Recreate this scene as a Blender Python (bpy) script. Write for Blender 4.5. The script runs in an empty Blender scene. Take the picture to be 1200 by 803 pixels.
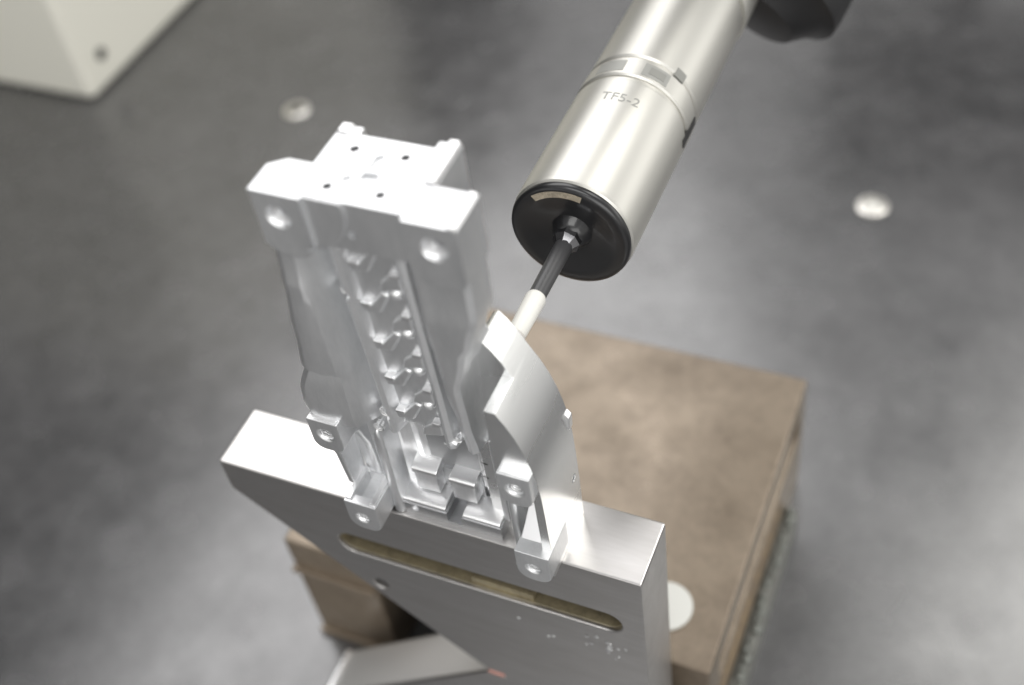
import bpy, bmesh, math, random
from mathutils import Vector, Matrix
random.seed(4)
S = 0.001                      # all dimensions below are millimetres
scn = bpy.context.scene
COL = scn.collection

# ------------------------------------------------------------------ camera
Rm = Matrix(((0.91551971, 0.38473691, -0.11747838),
             (-0.21521622, 0.71517888, 0.66498206),
             (0.3398612, -0.58352093, 0.73756199))).transposed()
CP = Vector((147.56575, -114.79603, 211.18915)) * S
cam_d = bpy.data.cameras.new('camera')
cam = bpy.data.objects.new('camera', cam_d); COL.objects.link(cam)
cam.matrix_world = Matrix.Translation(CP) @ Rm.to_4x4()
cam_d.sensor_width = 36.0; cam_d.lens = 36.0 * 1421.657 / 1200.0
cam_d.clip_start = 0.005; cam_d.clip_end = 20
cam_d.dof.use_dof = True; cam_d.dof.focus_distance = 0.234; cam_d.dof.aperture_fstop = 9.0
scn.camera = cam

# ------------------------------------------------------------------ light
w = bpy.data.worlds.new('World'); scn.world = w; w.use_nodes = True
nt = w.node_tree; bg = nt.nodes['Background']
tc = nt.nodes.new('ShaderNodeTexCoord'); sep = nt.nodes.new('ShaderNodeSeparateXYZ')
rmp = nt.nodes.new('ShaderNodeValToRGB')
nt.links.new(tc.outputs['Generated'], sep.inputs[0]); nt.links.new(sep.outputs[2], rmp.inputs[0])
nt.links.new(rmp.outputs[0], bg.inputs[0])
rmp.color_ramp.elements[0].position = 0.0; rmp.color_ramp.elements[0].color = (0.86, 0.85, 0.82, 1)
rmp.color_ramp.elements[1].position = 1.0; rmp.color_ramp.elements[1].color = (0.45, 0.45, 0.46, 1)
bg.inputs[1].default_value = 0.95

def area(name, loc, target, sx, sy, power, col=(1, 1, 1)):
    l = bpy.data.lights.new(name, 'AREA'); l.shape = 'RECTANGLE'; l.size = sx * S; l.size_y = sy * S
    l.energy = power; l.color = col
    o = bpy.data.objects.new(name, l); COL.objects.link(o)
    o.location = Vector(loc) * S
    o.rotation_euler = (Vector(target) * S - o.location).to_track_quat('-Z', 'Y').to_euler()
    return o
area('ceiling_lamp', (-600, 740, 1080), (40, 0, 0), 1200, 800, 7.5, (1.0, 0.99, 0.985))
area('ceiling_lamp', (500, 820, 1080), (80, 20, 0), 640, 620, 4.0, (1.0, 0.985, 0.94))
area('ceiling_lamp', (100, -560, 1350), (60, 0, 0), 900, 420, 5.0, (1.0, 0.99, 0.97))
area('side_fill', (1150, 900, 260), (80, 10, 20), 900, 420, 1.3, (1.0, 0.99, 0.96))  # added fill from the side to brighten the wing, no known lamp
area('front_fill', (560, -760, 420), (20, 0, 0), 900, 620, 3.5, (1.0, 0.995, 0.98))  # added fill from the camera side for upright faces, no known window

scn.view_settings.view_transform = 'Standard'
scn.view_settings.look = 'None'
scn.view_settings.exposure = 0.34
scn.view_settings.gamma = 1.0
scn.render.resolution_x = 1024; scn.render.resolution_y = 685

# ------------------------------------------------------------------ materials
def mat(name, base, rough=0.5, metal=0.0, noise=None, bump=None, rvar=0.0, spec=None, stretch=(1, 1, 1), coat=0.0):
    """noise=(colour2, scale, contrast lo, hi); bump=(scale, strength, distance_mm)"""
    m = bpy.data.materials.new(name); m.use_nodes = True
    n = m.node_tree.nodes; k = m.node_tree.links
    b = n['Principled BSDF']
    b.inputs['Base Color'].default_value = (*base, 1); b.inputs['Roughness'].default_value = rough
    b.inputs['Metallic'].default_value = metal
    if spec is not None: b.inputs['Specular IOR Level'].default_value = spec
    if coat: b.inputs['Coat Weight'].default_value = coat
    tcn = n.new('ShaderNodeTexCoord'); mp = n.new('ShaderNodeMapping'); k.new(tcn.outputs['Object'], mp.inputs[0])
    mp.inputs['Scale'].default_value = stretch
    if noise:
        c2, sc, lo, hi = noise
        t = n.new('ShaderNodeTexNoise'); t.inputs['Scale'].default_value = sc; t.inputs['Detail'].default_value = 6
        t.inputs['Roughness'].default_value = 0.95
        k.new(mp.outputs[0], t.inputs['Vector'])
        r = n.new('ShaderNodeValToRGB'); r.color_ramp.elements[0].position = lo; r.color_ramp.elements[1].position = hi
        r.color_ramp.elements[0].color = (*base, 1); r.color_ramp.elements[1].color = (*c2, 1)
        k.new(t.outputs['Fac'], r.inputs[0]); k.new(r.outputs[0], b.inputs['Base Color'])
    if rvar:
        t = n.new('ShaderNodeTexNoise'); t.inputs['Scale'].default_value = 60; t.inputs['Detail'].default_value = 5
        k.new(mp.outputs[0], t.inputs['Vector'])
        r = n.new('ShaderNodeMapRange'); r.inputs[1].default_value = .3; r.inputs[2].default_value = .7
        r.inputs[3].default_value = max(0.02, rough - rvar); r.inputs[4].default_value = rough + rvar
        k.new(t.outputs['Fac'], r.inputs[0]); k.new(r.outputs[0], b.inputs['Roughness'])
    if bump:
        sc, st, dist = bump
        t = n.new('ShaderNodeTexNoise'); t.inputs['Scale'].default_value = sc; t.inputs['Detail'].default_value = 4
        k.new(mp.outputs[0], t.inputs['Vector'])
        bp = n.new('ShaderNodeBump'); bp.inputs['Strength'].default_value = st; bp.inputs['Distance'].default_value = dist * S
        k.new(t.outputs['Fac'], bp.inputs['Height']); k.new(bp.outputs[0], b.inputs['Normal'])
    return m
ALU = mat('milled_aluminium', (0.80, 0.805, 0.815), 0.40, 0.93, noise=((0.70, 0.71, 0.72), 42, .4, .62), bump=(1500, 0.25, 0.03), rvar=0.07, stretch=(1, 1, .25))
ALUR = mat('milled_aluminium_bright', (0.90, 0.90, 0.905), 0.30, 1.0, bump=(1500, 0.25, 0.03), rvar=0.04, stretch=(.3, 1, 1))
ALU_SHADE = mat('milled_aluminium_shaded', (0.42, 0.425, 0.435), 0.42, 0.95, bump=(1500, 0.25, 0.03), rvar=0.05)  # darker copy of the aluminium, recess shade put into its colour
WINGM = mat('milled_aluminium_smooth', (0.88, 0.885, 0.88), 0.27, 1.0, bump=(1500, 0.2, 0.02), rvar=0.04, stretch=(1, .2, 1))
STEEL = mat('ground_steel', (0.63, 0.615, 0.605), 0.34, 1.0, noise=((0.49, 0.475, 0.46), 30, .35, .75), bump=(3000, 0.15, 0.02), rvar=0.04, stretch=(.15, 1, 1))
SATIN = mat('satin_steel', (0.82, 0.81, 0.79), 0.42, 0.6)
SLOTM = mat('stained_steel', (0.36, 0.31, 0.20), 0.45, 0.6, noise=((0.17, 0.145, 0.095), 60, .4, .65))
BROWN = mat('rusted_iron', (0.245, 0.198, 0.148), 0.34, 0.4, noise=((0.135, 0.105, 0.076), 12, .42, .74), bump=(140, 0.25, 0.2), rvar=0.1)
ROUGHI = mat('rough_cast_iron', (0.22, 0.22, 0.20), 0.5, 0.4, noise=((0.10, 0.10, 0.09), 80, .4, .65), bump=(300, 0.6, 0.5))
GRAN = mat('dark_granite', (0.040, 0.040, 0.041), 0.24, 0.0, noise=((0.088, 0.086, 0.088), 10, .34, .70), bump=(900, 0.1, 0.03), rvar=0.05, spec=0.55)
CREAM = mat('cream_paint', (0.80, 0.785, 0.70), 0.42, 0.0, bump=(90, 0.05, 0.1))
DARK = mat('dark_screw', (0.05, 0.05, 0.05), 0.5, 0.5)
BLACK = mat('black_plastic', (0.012, 0.012, 0.013), 0.28, 0.0, coat=0.2)
BLACKM = mat('matt_black_plastic', (0.009, 0.009, 0.010), 0.45)
PROBE = mat('satin_probe_metal', (0.60, 0.59, 0.55), 0.40, 0.85, bump=(300, 0.05, 0.02), stretch=(1, .1, 1))
MARK = mat('grey_engraving', (0.27, 0.27, 0.25), 0.5, 0.3)
MARKL = mat('pale_grey_engraving', (0.34, 0.34, 0.32), 0.5, 0.4)
CARBON = mat('carbon_fibre', (0.055, 0.055, 0.057), 0.38)
CERAM = mat('white_ceramic', (0.80, 0.79, 0.74), 0.35)
RUBY = mat('ruby', (0.45, 0.01, 0.02), 0.08)
GOLD = mat('worn_label', (0.50, 0.43, 0.33), 0.5, 0.3, noise=((0.25, 0.22, 0.17), 300, .4, .6))
WHITE = mat('white_rubber', (0.66, 0.66, 0.62), 0.5)
INS = mat('insert_steel', (0.66, 0.64, 0.60), 0.3, 0.9)
COPPER = mat('copper_stain', (0.50, 0.27, 0.23), 0.6, 0.2)

GRAN.node_tree.nodes['Principled BSDF'].inputs['IOR'].default_value = 1.95
# ------------------------------------------------------------------ helpers
class B:
    """collects shapes in millimetres"""
    def __init__(s): s.bm = bmesh.new()
    def faces(s, rings, cap=True, close=True):
        vs = [[s.bm.verts.new(Vector(p)) for p in r] for r in rings]
        n = len(vs[0])
        for a, b in zip(vs, vs[1:]):
            for i in range(n if close else n - 1):
                j = (i + 1) % n
                try: s.bm.faces.new((a[i], a[j], b[j], b[i]))
                except ValueError: pass
        if cap:
            s.bm.faces.new(vs[0][::-1]); s.bm.faces.new(vs[-1])
        return s
    def box(s, x0, x1, y0, y1, z0, z1):
        return s.faces([[(x0, y0, z), (x1, y0, z), (x1, y1, z), (x0, y1, z)] for z in (z0, z1)])
    def xz(s, pts, y0, y1):
        return s.faces([[(x, y, z) for x, z in pts] for y in (y0, y1)])
    def xy(s, pts, z0, z1):
        return s.faces([[(x, y, z) for x, y in pts] for z in (z0, z1)])
    def yz(s, pts, x0, x1):
        return s.faces([[(x, y, z) for y, z in pts] for x in (x0, x1)])
    def cyl(s, a, b, r, r2=None, n=32):
        a = Vector(a); b = Vector(b); r2 = r if r2 is None else r2
        d = (b - a).normalized(); u = d.orthogonal().normalized(); v = d.cross(u)
        return s.faces([[q + (u * math.cos(t) + v * math.sin(t)) * rr for t in [2 * math.pi * i / n for i in range(n)]]
                        for q, rr in ((a, r), (b, r2))])
    def lathe(s, a, d, prof, n=48, cap=True):
        a = Vector(a); d = Vector(d).normalized(); u = d.orthogonal().normalized(); v = d.cross(u)
        return s.faces([[a + d * t + (u * math.cos(q) + v * math.sin(q)) * r for q in [2 * math.pi * i / n for i in range(n)]]
                        for t, r in prof], cap=cap)
    def ball(s, c, r):
        return s.lathe(c, (0, 1, 0), [(-r * math.cos(t), max(1e-3, r * math.sin(t))) for t in [math.pi * i / 14 for i in range(15)]], 24)

def make(name, b, m, parent=None, bevel=0.0, seg=2, cut=None, ang=38, label=None, org=None, sharp=True):
    me = bpy.data.meshes.new(name)
    bm = b.bm; bmesh.ops.recalc_face_normals(bm, faces=bm.faces)
    if parent is not None: org = parent['_org'] if '_org' in parent else (0, 0, 0)
    org = Vector(org or (0, 0, 0))
    for v in bm.verts: v.co = (v.co - org) * S
    bm.to_mesh(me); bm.free()
    me.materials.append(m)
    o = bpy.data.objects.new(name, me); COL.objects.link(o)
    tmp = []
    if cut is not None:
        cb = cut.bm; bmesh.ops.recalc_face_normals(cb, faces=cb.faces)
        for v in cb.verts: v.co = (v.co - org) * S
        cm = bpy.data.meshes.new('cut'); cb.to_mesh(cm); cb.free(); cm.materials.append(m)
        co = bpy.data.objects.new('cut', cm); COL.objects.link(co)
        md = o.modifiers.new('b', 'BOOLEAN'); md.operation = 'DIFFERENCE'; md.object = co; md.solver = 'EXACT'; md.use_self = True
        tmp.append(co)
    if bevel:
        md = o.modifiers.new('v', 'BEVEL'); md.width = bevel * S; md.segments = seg; md.limit_method = 'ANGLE'
        md.angle_limit = math.radians(28); md.use_clamp_overlap = True
    if o.modifiers:
        dg = bpy.context.evaluated_depsgraph_get(); dg.update()
        nm = bpy.data.meshes.new_from_object(o.evaluated_get(dg))
        o.modifiers.clear(); old = o.data; o.data = nm; nm.name = name; bpy.data.meshes.remove(old)
    for c in tmp:
        d = c.data; bpy.data.objects.remove(c); bpy.data.meshes.remove(d)
    for p in o.data.polygons: p.use_smooth = True
    o.data.set_sharp_from_angle(angle=math.radians(ang))
    if bevel or cut is not None:
        wn = o.modifiers.new('weighted_normal', 'WEIGHTED_NORMAL'); wn.keep_sharp = True; wn.weight = 80
    if parent is not None: o.parent = parent
    else: o.location = org * S
    if label: o['label'] = label
    return o
def thing(name, loc, label, cat, group=None):
    o = bpy.data.objects.new(name, None); COL.objects.link(o); o.empty_display_size = 0.005
    o.location = Vector(loc) * S; o['_org'] = tuple(float(v) for v in loc)
    o['label'] = label; o['category'] = cat
    if group: o['group'] = group
    return o
def tag(o, label, cat, group=None):
    o['label'] = label; o['category'] = cat
    if group: o['group'] = group
    return o
def sunk(c, x, y, z, r, depth=3.2):
    c.lathe((x, y, z), (0, 1, 0), [(-2, r * 1.22), (0, r * 1.22), (r * .42, r * .92), (depth, r * .9), (depth + .6, .01)], 28)
    return c
def setting(o): o['kind'] = 'structure'; return o

G = -127.0
# ------------------------------------------------------------------ granite table
setting(make('granite_table', B().box(-1500, 1300, -700, 1800, G - 160, G), GRAN))

# threaded inserts set in the granite
def insert(x, y, lab):
    t = thing('threaded_insert', (x, y, G), lab, 'threaded insert', 'threaded inserts in the granite table')
    make('collar', B().lathe((x, y, G), (0, 0, 1), [(0.02, 6.3), (0.6, 6.3), (0.9, 5.9), (0.9, 3.4), (0.15, 3.2), (0.1, 0.01)], 40), INS, t)
    make('bolt_hole', B().lathe((x + .2, y, G + .2), (0, 0, 1), [(0.0, 2.9), (0.35, 2.9), (0.5, 2.5), (0.5, 0.01)], 24), CERAM if x > 0 else DARK, t)
insert(103, 262, 'bright round metal insert in the dark table, right of the probe')
insert(-164, 259, 'dull small round insert in the table, above the left lug of the machined part')

# ------------------------------------------------------------------ cream machine housing, upper left
t = thing('machine_housing', (-272, 244, G), 'cream painted machine housing with rounded corner at the upper left', 'machine housing')
make('shell', B().box(-530, -269, 239.5, 520, G + .6, G + 230), CREAM, t, bevel=4, seg=5)
make('base_plinth', B().box(-522, -276, 247, 512, G + .01, G + 1.6), DARK, t)
make('screw', B().lathe((-269.2, 255.2, -109), (1, 0, 0), [(0, 3.1), (1.0, 3.1), (1.4, 2.4), (0.6, 1.4), (0.6, 0.01)], 24), DARK, t)

# unseen dark bodies round the table, added for it to reflect
t = make('added_dark_column', B().box(-1100, -540, -500, 760, G + .1, 590), BLACKM, bevel=8)  # added out of view to darken the left of the table
tag(t, 'unseen dark column beyond the left edge, added to darken the table', 'added dark column')
t = make('added_dark_tower', B().box(-420, -275, 600, 760, G + .1, 280), BLACKM, bevel=8)  # added out of view as a dark reflection in the table
tag(t, 'unseen dark tower behind the cream housing, added for the table to reflect', 'added dark tower')
t = thing('added_dark_stand', (100, 600, G), 'unseen dark block on a thin post, added for the table to reflect', 'added stand')  # made-up stand, shaped for the soft dark patch reflected in the table
make('post', B().box(88, 112, 588, 612, G, 20), BLACKM, t)
make('stand_block', B().box(20, 190, 560, 640, 15, 135), BLACKM, t, bevel=6)

# ------------------------------------------------------------------ brown block
t = thing('iron_block', (44, 72, G), 'brown rusted iron block behind the steel plate', 'iron block')
X0, X1, Y0, Y1, ZT = -18.5, 107.5, 22.3, 123.5, -74.6
cut = B().box(9, 94, Y0 - 3, Y0 + 46, G - 3, -88.5)
cut.box(X1 - 3.4, X1 + 3, Y0 + 10, Y1 - 6, -96, -82)
make('block_body', B().box(X0, X1, Y0, Y1, G + .02, ZT), BROWN, t, bevel=0.9, seg=2, cut=cut)
for z0, z1, m in ((-90.4, -88.2, BROWN), (G + .3, G + 3.0, BROWN)):
    make('ledge', B().box(X0 - .3, 8.6, Y0 - 1.6, Y0 + .2, z0, z1), m, t, bevel=0.5)
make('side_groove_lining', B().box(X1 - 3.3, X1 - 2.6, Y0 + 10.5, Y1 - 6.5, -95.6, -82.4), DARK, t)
b = B(); b.box(X1 + .05, X1 + 4.2, 12, 105, G + .02, -116)
make('side_rail', b, ROUGHI, t, bevel=0.6)
rod = B()
for i in range(30):
    y = 14 + i * 3.05; rr = 1.5 + random.uniform(-.35, .45)
    rod.ball((X1 + 2.4 + random.uniform(-.7, .7), y + random.uniform(-.8, .8), -115.7 + random.uniform(-.5, .3)), rr * random.uniform(.7, 1.1))
o = make('weld_bead', rod, mat('weld_steel', (0.22, 0.23, 0.21), 0.4, 0.6, bump=(400, .4, .4)), t)
make('side_patch', B().box(X1 - .1, X1 + .5, 30, 96, -108, -99.5), mat('orange_rust', (0.33, 0.24, 0.14), 0.6, 0.2, noise=((0.16, .13, .10), 90, .4, .6)), t, bevel=.3)
d = make('white_disc', B().lathe((91.2, 37.0, ZT), (0, 0, 1), [(0.02, 7.1), (0.7, 7.1), (0.9, 6.9), (0.9, 0.01)], 48), WHITE, org=(91.2, 37.0, ZT))
tag(d, 'small white disc lying on the brown block, half hidden by the plate', 'disc')

# ------------------------------------------------------------------ steel V-notched plate
t = thing('notched_plate', (50, 8, G), 'upright grey steel plate with a long slot and a V notch, under the machined part', 'steel plate')
T = 15.8
prof = [(0, 0), (100, 0), (100, G + .02), (-4, G + .02), (-4, -120.2), (57.6, -64.0), (62.2, -64.0), (62.2, -62.8), (57.6, -62.8), (0, -10.4)]
cut = B()
sl = [(26.4 + 3.7 - 3.7 * math.sin(a), -19.6 + 3.7 * math.cos(a)) for a in [math.pi * i / 10 for i in range(11)]]
sl += [(94.9 - 3.5 + 3.5 * math.sin(a), -19.2 - 3.5 * math.cos(a)) for a in [math.pi * i / 10 for i in range(11)]]
cut.xz(sl, -3, 13.2)
cut.cyl((33.9, -3, -35.2), (33.9, 7, -35.2), 1.9)
make('plate_body', B().xz(prof, 0, T), STEEL, t, bevel=0.9, seg=2, cut=cut)
b = B()
inner = [(x * 1 + 0, z) for x, z in sl]
cx, cz = sum(p[0] for p in sl) / len(sl), sum(p[1] for p in sl) / len(sl)
off = lambda k: [(cx + (x - cx) * (1 - k / 34), cz + (z - cz) * (1 - k / 3.6)) for x, z in sl]
o1, o2 = off(.06), off(.32)
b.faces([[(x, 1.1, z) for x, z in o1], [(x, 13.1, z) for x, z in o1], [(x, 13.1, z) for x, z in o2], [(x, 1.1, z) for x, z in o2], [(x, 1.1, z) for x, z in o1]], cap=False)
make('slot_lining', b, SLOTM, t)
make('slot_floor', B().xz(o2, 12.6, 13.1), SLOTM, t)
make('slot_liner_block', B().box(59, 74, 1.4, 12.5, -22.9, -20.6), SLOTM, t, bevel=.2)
make('relief_plug', B().box(57.8, 62.0, -0.25, 3, -63.95, -62.85), COPPER, t, bevel=.2)
make('notch_face', B().faces([[(-3.4, y, -119.45), (57.2, y, -64.15), (57.2, y, -64.8), (-3.4, y, -120.1)] for y in (1.0, T - 1.0)]), SATIN, t)
make('lip_edge', B().box(-4.5, -2.6, .4, T - .4, -121.2, -118.6), ALUR, t, bevel=.6)
nick = B()
for i in range(16):
    x = 90.5 + random.gauss(0, 2.3) ; z = -30.5 + random.gauss(0, 2.6)
    nick.lathe((x, -.02, z), (random.uniform(-.2, .2), -1, random.uniform(-.2, .2)), [(0, random.uniform(.25, .7)), (.12, .2), (.13, .01)], 7)
for x, z in ((78, -33.5), (76.8, -34.2), (70, -30)): nick.lathe((x, -.02, z), (0, -1, 0), [(0, .5), (.15, .3), (.16, .01)], 8)
make('surface_nick', nick, ALUR, t)

# ------------------------------------------------------------------ machined aluminium part
XC = 60.2
P = thing('machined_part', (XC, 4, 0), 'shiny milled aluminium bracket with holes and pockets standing on the steel plate', 'machined part')
def holeset(c, lst):
    for a, b_, r in lst: c.cyl(a, b_, r, n=28)
def thread(x, y, z, r, axis='y', n=3):
    b = B()
    d = (0, 1, 0) if axis == 'y' else (-1, 0, 0)
    for i in range(n):
        k = .5 + i * .3; R0 = r * .93
        a = Vector((x, y, z)) + Vector(d) * (r * k)
        b.lathe(a, d, [(0, R0), (.10, R0 * .82), (.24, R0 * .86), (.3, R0 * 1.0), (0, R0)], 24, cap=False)
    make('thread', b, ALUR, P)

# top bracket
ZT2 = 94.9
crs = [(42.4, -5.5), (51.6, -5.5), (51.6, -4.3), (68.8, -4.3), (68.8, -5.5), (78.0, -5.5), (78.0, 2.7), (70.9, 2.7), (70.9, 12.5), (67.0, 12.5),
       (67.0, 10.8), (53.6, 10.8), (53.6, 12.5), (49.7, 12.5), (49.7, 2.7), (45.2, 2.7), (42.4, 0.6)]
cut = B()
for x, y in ((54.5, 7.5), (63.4, 7.6), (54.5, -1.6), (63.5, -1.3)): cut.cyl((x, y, 90), (x, y, 97), .85, n=20)
sunk(cut, 46.6, -5.5, 90.0, 1.9); sunk(cut, 73.6, -5.5, 90.0, 1.9)
cut.cyl((58.6, -9, 88.2), (58.6, -1, 88.2), .7)
cut.cyl((53.2, -4.4, 85.6), (53.2, -4.4, 99), 0.01, n=6)
a_ = math.radians(28)
cut.xy([(58.4, .9), (61.9, 1.8), (60.8, 3.2), (58.6, 2.9)], 94.0, 97)
cut.xy([(58.5, 4.1), (60.1, 3.8), (60.3, 7.2), (58.8, 7.2)], 94.2, 97)
cut.xy([(61.6, 5.0), (62.8, 5.2), (62.2, 6.2), (61.3, 6.0)], 94.4, 97)
cut.xy([(55.8, .2), (57.2, -.2), (57.6, 1.2), (56.2, 1.6)], 94.3, 97)
cut.xz([(50.5, 82), (50.5, 84.6), (69.6, 84.6), (69.6, 82)], -7, -2.6)
make('top_bracket', B().xy(crs, 83.6, ZT2), ALU, P, bevel=.35, cut=cut)
make('raised_edge', B().xz([(49.72, 94.8), (52.4, 94.8), (51.8, 95.5), (50.0, 95.5)], 10.4, 12.48), ALUR, P, bevel=.2)
make('raised_edge', B().xz([(68.6, 94.8), (70.88, 94.8), (70.6, 95.8), (69.0, 95.8)], 2.8, 12.48), ALUR, P, bevel=.2)
make('raised_edge', B().xz([(76.2, 94.8), (77.98, 94.8), (77.6, 95.4), (76.6, 95.4)], -5.45, 2.6), ALUR, P, bevel=.2)
thread(46.6, -5.5, 90.0, 1.9); thread(73.6, -5.5, 90.0, 1.9)
# lug skirts with rounded bottoms
for sx, x0, x1 in ((-1, 42.4, 51.2), (1, 69.2, 78.0)):
    pts = [(x0, 84.2), (x0, 86.5)] if False else []
    cxm = (x0 + x1) / 2; r = (x1 - x0) / 2
    pts = [(x1, 84.0), (x0, 84.0)] + [(cxm - r * math.cos(a), 84.0 - 2.6 * math.sin(a)) for a in [math.pi * i / 12 for i in range(1, 12)]]
    make('lug_skirt', B().xz(pts, -5.4, -1.0), ALU, P, bevel=.3)
# concave sweep beside the left lug
b = B()
arc = [(51.2 + 7.2 * math.sin(a), 94.4 - 10.5 * (1 - math.cos(a)) - .0) for a in [math.pi / 2 * i / 12 for i in range(13)]]
arc2 = [(x + .5, z + .5) for x, z in arc][::-1]
b.xz([(51.2, 84.0)] + [(51.2 + 7.4 * math.sin(a), 84.0 + 9.6 * (1 - math.cos(a))) for a in [math.pi / 2 * i / 12 for i in range(13)]][1:] + [(58.4, 94.86), (51.2, 94.86)], -4.85, -4.2)
make('corner_fillet', b, ALU, P, bevel=.25)

# column (lofted along its height)
def sec(z):
    def lerp(tab):
        for (z0, v0), (z1, v1) in zip(tab, tab[1:]):
            if z0 >= z >= z1:
                k = (z0 - z) / (z0 - z1); k = k * k * (3 - 2 * k); return v0 + (v1 - v0) * k
        return tab[-1][1]
    xl = lerp([(84, 41.8), (74, 41.2), (60, 39.6), (50, 38.4), (47.5, 37.2), (43, 35.6), (38, 35.2), (34, 35.8), (0, 37.6)])
    xr = lerp([(84, 77.6), (74, 77.4), (68, 75.6), (61, 72.6), (52, 70.4), (40, 69.6), (0, 70.2)])
    yl = lerp([(84, -4.6), (76, -4.6), (74.5, -5.0), (50.6, -4.9), (49, -3.9), (46, -4.3), (38, -4.6), (34.4, -4.2), (33.4, 1.4), (30, 3.2), (0, 3.6)])
    yr = lerp([(84, -4.2), (76, -4.2), (72, -4.4), (66, -4.0), (63, -3.6), (52, -3.0), (40, -1.4), (31, -.4), (29, 8.0), (0, 8.0)])
    fl = lerp([(84, -.5), (62, .1), (34, 1.4), (30, 5), (29, 9.5), (0, 9.6)])
    rod = lerp([(84, -2.2), (32, -1.0), (30, 3.4), (29, 7), (0, 7)])
    rr = lerp([(84, -2.2), (32, -1.2), (30, 4.0), (29, 8), (0, 8)])
    gr = lerp([(84, 1.7), (60, 2.0), (32, 2.6), (29, 7), (0, 8)])
    bk = lerp([(84, 2.6), (66, 2.75), (57, 9.0), (54, 12.5), (0, 12.5)])
    return [(xl, min(yl + 2.4, bk - 1)), (xl + .25, yl + 1.1), (xl + 1.6, yl + .25), (xl + 4.4, yl), (46.2, yl + .5), (47.8, yl + 2.9), (49.2, gr - .4), (50.0, gr),
            (50.6, gr - .6), (51.2, rod + .5), (52.0, rod), (52.8, rod + .3), (53.3, fl - .8), (53.8, fl),
            (62.6, fl), (63.0, fl - 1), (63.4, rr + .4), (64.3, rr), (65.2, rr + .5), (65.8, gr), (66.4, gr - .6), (67.2, yr + .6), (68.4, yr),
            (xr - 1.2, yr), (xr - .2, yr + .8), (xr, min(yr + 2.4, bk - .6)), (xr, bk - .4), (xr - .4, bk), (xl + .4, bk), (xl, bk - .4)]
zs = [84, 80, 76, 74, 72.5, 71, 69, 66, 63, 60, 57, 54, 52, 50.5, 49, 47, 45, 43, 41, 39, 37, 35.4, 34.4, 33.4, 32, 31, 30, 29, 24, 16, 8, .02]
b = B(); b.faces([[(x, y, z) for x, y in sec(z)] for z in zs][::-1])
cut = B()
HO = ((50.9, -1.0, 70.2, 1.2), (50.7, -.6, 36.6, 1.25), (49.0, -1.6, 32.6, 1.25), (65.4, -.4, 33.8, 1.0))
for x, y, z, r in HO: sunk(cut, x, y, z, r, 2.0)
make('column', b, ALU, P, cut=cut, bevel=0, ang=26)
for x, y, z, r in HO: thread(x, y, z, r)

# spine teeth down the channel
for i in range(6):
    z = 78.6 - i * 9.9
    k = i * .22
    for side in (0, 1):
        zz = z - side * 1.2
        if zz < 33: continue
        if side == 0: pl = [(53.5, zz), (55.6, zz), (58.6, zz + 3.6), (59.9, zz + 3.0), (57.2, zz - 2.0), (53.5, zz - 2.6)]
        else: pl = [(63.0, zz - .4), (61.2, zz - .2), (58.9, zz - 2.4), (57.9, zz - 5.2), (60.6, zz - 4.2), (63.0, zz - 3.6)]
        make('tooth', B().xz(pl, -1.25 + k, 2.2 + k), ALU, P, bevel=.6, seg=4)
        xm = 54.6 if side == 0 else 61.9
        make('land', B().box(xm - .9, xm + .9, -1.4 + k, .2 + k, zz - .9, zz + .12), ALUR, P, bevel=.2)
    if i < 4:
        b = B(); b.ball((60.9, .0 + k, z - 6.4), 1.4); make('boss', b, ALU, P)

# right wing
outer = [(71.6, 58.0), (73.2, 56.2), (75.0, 53.4), (76.6, 50.3), (78.3, 47.3), (79.8, 44.0), (81.0, 40.3), (81.9, 36.5), (82.6, 32.5), (83.0, 27), (83.15, 20.8), (83.2, 12), (83.1, .02)]
cut = B().box(60, 90, -12, 5.0, 50.0, 70)
cut.box(60, 74.6, -12, 5.0, -3, 60)
cut.box(70, 81.3, -12, 3.6, 1.0, 27.0)
cut.cyl((86, 10.4, 15.5), (79, 10.4, 15.5), .9, n=24)
make('wing', B().xz(outer + [(66.5, .02), (66.5, 44), (67.6, 50), (69.2, 54.6), (70.6, 57.2)], -3.4, 12.9), WINGM, P, bevel=.12, cut=cut, ang=30)
thread(83.15, 10.4, 15.5, .75, 'x')
make('outer_tab', B().xz([(82.2, 30), (83.2, 29.5), (83.3, 33.0), (82.3, 34.2)], 11.4, 13.1), ALUR, P, bevel=.25)

# ear bosses with tapped holes
def rounded(x0, x1, z0, z1, r, n=6):
    o = []
    for cx_, cz_, a0 in ((x0 + r, z0 + r, 180), (x1 - r, z0 + r, 270)):
        o += [(cx_ + r * math.cos(math.radians(a0 + 90 * i / n)), cz_ + r * math.sin(math.radians(a0 + 90 * i / n))) for i in range(n + 1)]
    return o + [(x1, z1), (x0, z1)]
for x0, x1, zt, hx in ((36.0, 42.9, 35.8, 39.4), (75.6, 82.2, 35.0, 78.9)):
    cut = sunk(B(), hx, -5.4, zt - 4.2, 1.5)
    make('ear_boss', B().xz(rounded(x0, x1, zt - 9, zt, 2.4), -5.4, 1.5), ALU, P, bevel=.35, cut=cut)
    make('boss_land', B().box(x0 + .5, x1 - .5, -5.0, -1.6, zt - .2, zt + .12), ALUR, P, bevel=.15)
    thread(hx, -5.4, zt - 4.2, 1.5)
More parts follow.
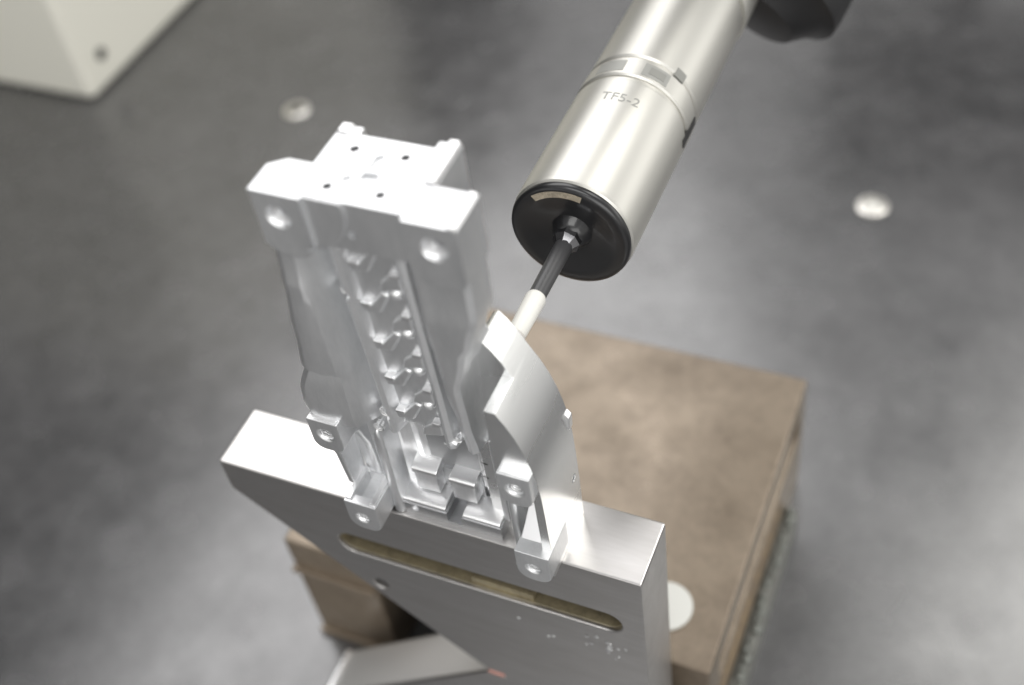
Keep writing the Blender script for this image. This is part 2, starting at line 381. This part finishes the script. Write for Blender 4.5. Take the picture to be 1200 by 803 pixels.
# feet
for x0, x1, hx, hz, zt in ((37.6, 45.2, 41.2, 4.2, 9.2), (76.0, 83.4, 79.7, 4.4, 9.4)):
    cut = sunk(B(), hx, -5.5, hz, 1.35, 2.0)
    if x0 < 50: cut.box(x0 + 1.7, x1 - 2.0, -3.2, 3.0, zt - 3.0, zt + 2)
    make('foot', B().xz(rounded(x0, x1, .02, zt, 3.0), -5.5, 4.2), ALU, P, bevel=.3, cut=cut)
    thread(hx, -5.5, hz, 1.35)
for x0, x1, ya, za, yb, zb in ((76.2, 81.35, -2.4, 9.3, 3.7, 13.6),):
    make('ramp', B().yz([(ya, za - 3), (ya, za), (yb, zb), (yb, za - 3)], x0, x1), ALUR, P, bevel=.3)
for x0, x1 in ((37.9, 39.3), (43.5, 44.9)):
    make('rail', B().box(x0, x1, -4.9, 3.4, 9.0, 9.75), ALUR, P, bevel=.2)
make('leg_web', B().yz([(-5.0, 28.5), (-3.6, 27), (-1.8, 20), (-1.0, 9), (4, 9), (4, 34), (-5, 34)], 36.6, 38.3), ALU, P, bevel=.5)
make('leg_web', B().yz([(-2.6, 28.5), (0.6, 27), (2.6, 20), (3.0, 9), (4.4, 9), (4.4, 34), (-2, 34)], 40.6, 42.6), ALU, P, bevel=.6, seg=3)
make('side_rib', B().xz([(44.9, .02), (47.2, .02), (47.6, 26), (46.6, 29), (45.2, 26)], 0.4, 8), ALU, P, bevel=.9, seg=4)
make('side_rib', B().xz([(72.8, .02), (74.8, .02), (74.6, 26), (74.0, 30), (73.0, 26)], 0.4, 8), ALU, P, bevel=.8, seg=4)
# base with polished lands
cut = B().box(57.3, 60.6, -2, 6.8, 1.0, 30)
cut.lathe((49.8, 1.3, 2.4), (0, 1, 0), [(-1, 1.0), (0, 1.0), (.8, .5), (2, .01)], 20)
cut.lathe((71.6, 1.3, 2.2), (0, 1, 0), [(-1, 1.0), (0, 1.0), (.8, .5), (2, .01)], 20)
make('base', B().box(45.9, 69.6, 1.3, 12.4, .02, 3.6), ALU_SHADE, P, bevel=.3, cut=cut)
cut = B().lathe((57.2, 7.2, 6.4), (0, 1, 0), [(-1, 1.3), (0, 1.3), (1.0, .7), (2, .01)], 20)
make('base_step', B().box(49.2, 64.2, 7.0, 12.3, 3.5, 12.0), ALU_SHADE, P, bevel=.3, cut=cut)
for x0, x1 in ((49.9, 55.1), (58.3, 63.6)):
    make('step_block', B().box(x0, x1, 4.1, 7.2, 6.2, 11.9), ALU, P, bevel=.3)
thread(57.2, 7.2, 6.4, 1.1)
for x0, x1, y0, y1, z, tl in ((46.0, 57.0, 1.5, 7.3, 5.0, .7), (60.9, 69.4, 1.5, 7.2, 4.7, .7), (49.6, 55.4, 3.9, 7.9, 13.6, .9), (58.0, 63.9, 3.9, 7.9, 13.2, .3)):
    make('polished_land', B().yz([(y0, z - 1.8), (y0, z - .3), (y0 + .9, z), (y1, z + tl), (y1, z - 1.8)], x0, x1), ALUR, P, bevel=.22)
make('recess_shade_panel', B().box(48.2, 66.5, 7.5, 8.2, 9.4, 28.6), ALU_SHADE, P, bevel=.15)  # dark sheets standing in for the shade behind the pads
make('recess_shade_panel', B().box(66.4, 72.6, 6.9, 8.2, 3.4, 28.6), ALU_SHADE, P, bevel=.15)
make('deflector', B().faces([[(53.6, 9.6, 13), (56.6, 8.4, 13), (59.6, 9.6, 13), (59.6, 12, 13), (53.6, 12, 13)], [(55.4, 8.6, 29), (56.4, 7.8, 29), (57.6, 8.6, 29), (58.6, 12, 29), (54.6, 12, 29)]]), ALU, P, bevel=.5)
make('web', B().box(64.6, 65.8, 6.4, 11, 9.7, 30), ALU, P, bevel=.4, seg=3)
make('web', B().box(69.6, 71.0, 3.4, 11, 4, 31), ALU, P, bevel=.4, seg=3)
for x, y, z in ((53.2, 7.4, 24.2), (57.6, 7.4, 20.2), (66.8, 5, 20.8), (66.4, 5, 16.0)):
    make('land', B().box(x - .9, x + .9, y, y + 3.4, z - .7, z), ALUR, P, bevel=.15)

# ------------------------------------------------------------------ touch probe
AX, AZ = 72.5, 48.3
A = lambda y: (AX, y, AZ)
t = thing('touch_probe', A(44), 'silver cylindrical touch probe with black end cap reaching in from the upper right', 'touch probe')
D = (0, 1, 0)
make('probe_body', B().lathe(A(0), D, [(45.0, 12.2), (45.3, 12.65), (46, 12.8), (77.6, 12.8), (78.1, 12.5), (78.1, 6)], 96), PROBE, t, ang=30)
make('groove_ring', B().lathe(A(0), D, [(78.0, 6), (78.0, 12.25), (79.4, 12.25), (79.4, 6)], 96), PROBE, t, ang=30)
make('marked_band', B().lathe(A(0), D, [(79.3, 6), (79.3, 12.5), (79.7, 12.85), (84.6, 12.85), (85.1, 12.5), (85.1, 6)], 96), PROBE, t, ang=30)
make('groove_ring', B().lathe(A(0), D, [(85.0, 6), (85.0, 12.2), (86.2, 12.2), (86.2, 6)], 96), PROBE, t, ang=30)
make('probe_extension', B().lathe(A(0), D, [(86.1, 6), (86.1, 12.3), (86.6, 12.7), (121.5, 12.7), (122.2, 12.2), (122.2, 6)], 96), PROBE, t, ang=30)
make('head_collar', B().lathe(A(0), D, [(122.1, 6), (122.1, 12.0), (123.4, 12.0), (123.4, 12.9), (124, 13.2), (152, 13.2), (152, 6)], 96), PROBE, t, ang=30)
make('end_cap', B().lathe(A(0), D, [(45.6, 12.0), (44.2, 12.55), (43.4, 12.3), (43.1, 11.6), (43.3, 9.5), (44.2, 7.5), (44.6, 4.2), (43.2, 3.4), (42.2, 2.6), (42.0, 0.01)], 96), BLACK, t, ang=50)
make('stylus_nut', B().lathe(A(0), D, [(43, 3.0), (41.4, 2.9), (40.6, 2.2), (39.8, 1.7), (39.8, 0.01)], 8), mat('dark_chrome', (.25, .25, .26), .2, 1.0), t, ang=20)
make('stylus_stem', B().cyl(A(25.6), A(40.4), 1.7, 1.85, 32), CARBON, t)
make('stylus_holder', B().lathe(A(0), D, [(15.4, 1.25), (16.0, 1.8), (25.4, 2.05), (26.2, 1.8), (26.2, .01)], 32), CERAM, t)
make('stylus_ball', B().ball(A(14.5), 1.5), RUBY, t)
# worn arc label on the cap rim
def arcstrip(r0, r1, y, a0, a1, th=.12, n=16):
    b = B(); rings = []
    for i in range(n + 1):
        a = math.radians(a0 + (a1 - a0) * i / n); c, s = math.cos(a), math.sin(a)
        rings.append([(AX + r0 * c, y, AZ + r0 * s), (AX + r1 * c, y - .0, AZ + r1 * s), (AX + r1 * c, y + th, AZ + r1 * s), (AX + r0 * c, y + th, AZ + r0 * s)])
    return b.faces(rings)
make('worn_label', arcstrip(10.0, 11.4, 42.98, 72, 128), GOLD, t)
def barrel(r, y0, y1, a0, a1, th=.1, n=12):
    b = B(); rings = []
    for i in range(n + 1):
        a = math.radians(a0 + (a1 - a0) * i / n); c, s = math.cos(a), math.sin(a)
        rings.append([(AX + r * c, y0, AZ + r * s), (AX + (r + th) * c, y0, AZ + (r + th) * s), (AX + (r + th) * c, y1, AZ + (r + th) * s), (AX + r * c, y1, AZ + r * s)])
    return b.faces(rings)
make('band_mark', barrel(12.82, 80.3, 84.2, 52, 78), MARKL, t)
make('band_mark', barrel(12.82, 80.5, 84.0, 96, 125), MARKL, t)
make('band_mark', barrel(12.9, 81.2, 83.4, 56, 72), MARK, t)
make('alignment_notch', barrel(12.3, 76.0, 84.2, -6, 3, th=.75), DARK, t)
make('alignment_notch', barrel(12.3, 85.4, 88.0, 38, 50, th=.5), MARK, t)
# lettering wrapped on the barrel
def wrap_text(txt, size, y, a_mid, m):
    cu = bpy.data.curves.new('lettering', 'FONT'); cu.body = txt; cu.size = size; cu.align_x = 'CENTER'; cu.extrude = 0.02
    cu.resolution_u = 3
    o = bpy.data.objects.new('lettering', cu); COL.objects.link(o)
    dg = bpy.context.evaluated_depsgraph_get(); me = bpy.data.meshes.new_from_object(o.evaluated_get(dg))
    bpy.data.objects.remove(o)
    bm = bmesh.new(); bm.from_mesh(me)
    bmesh.ops.subdivide_edges(bm, edges=[e for e in bm.edges if e.calc_length() > .8], cuts=2)
    for v in bm.verts:
        a = math.radians(a_mid) - v.co.x / 12.8; r = 12.83 + max(0, v.co.z)
        v.co = (AX + r * math.cos(a), y + v.co.y, AZ + r * math.sin(a))
    b = B(); b.bm.free(); b.bm = bm
    make('lettering', b, m, t)
wrap_text('TF5-2', 3.5, 70.6, 84, MARKL)

# black probe head at the top edge
t = thing('probe_head', (93, 165, 34), 'black swivelling head at the top edge of the picture, behind the silver probe', 'probe head')
make('head_shell', B().lathe((88.5, 153, 44), (.35, .8, .45), [(-16, 5), (-15, 11), (-9.5, 15.5), (-8, 18.5), (-5, 18.5), (2, 17.5), (30, 20), (32, 18), (32, .01)], 48), BLACKM, t)
make('head_knuckle', B().box(62, 98, 160, 200, 34, 90), BLACKM, t, bevel=5, seg=4)
make('ram', B().box(66, 112, 175, 225, 80, 700), BLACKM, t, bevel=3)
for o in list(bpy.data.objects):
    if '_org' in o: del o['_org']
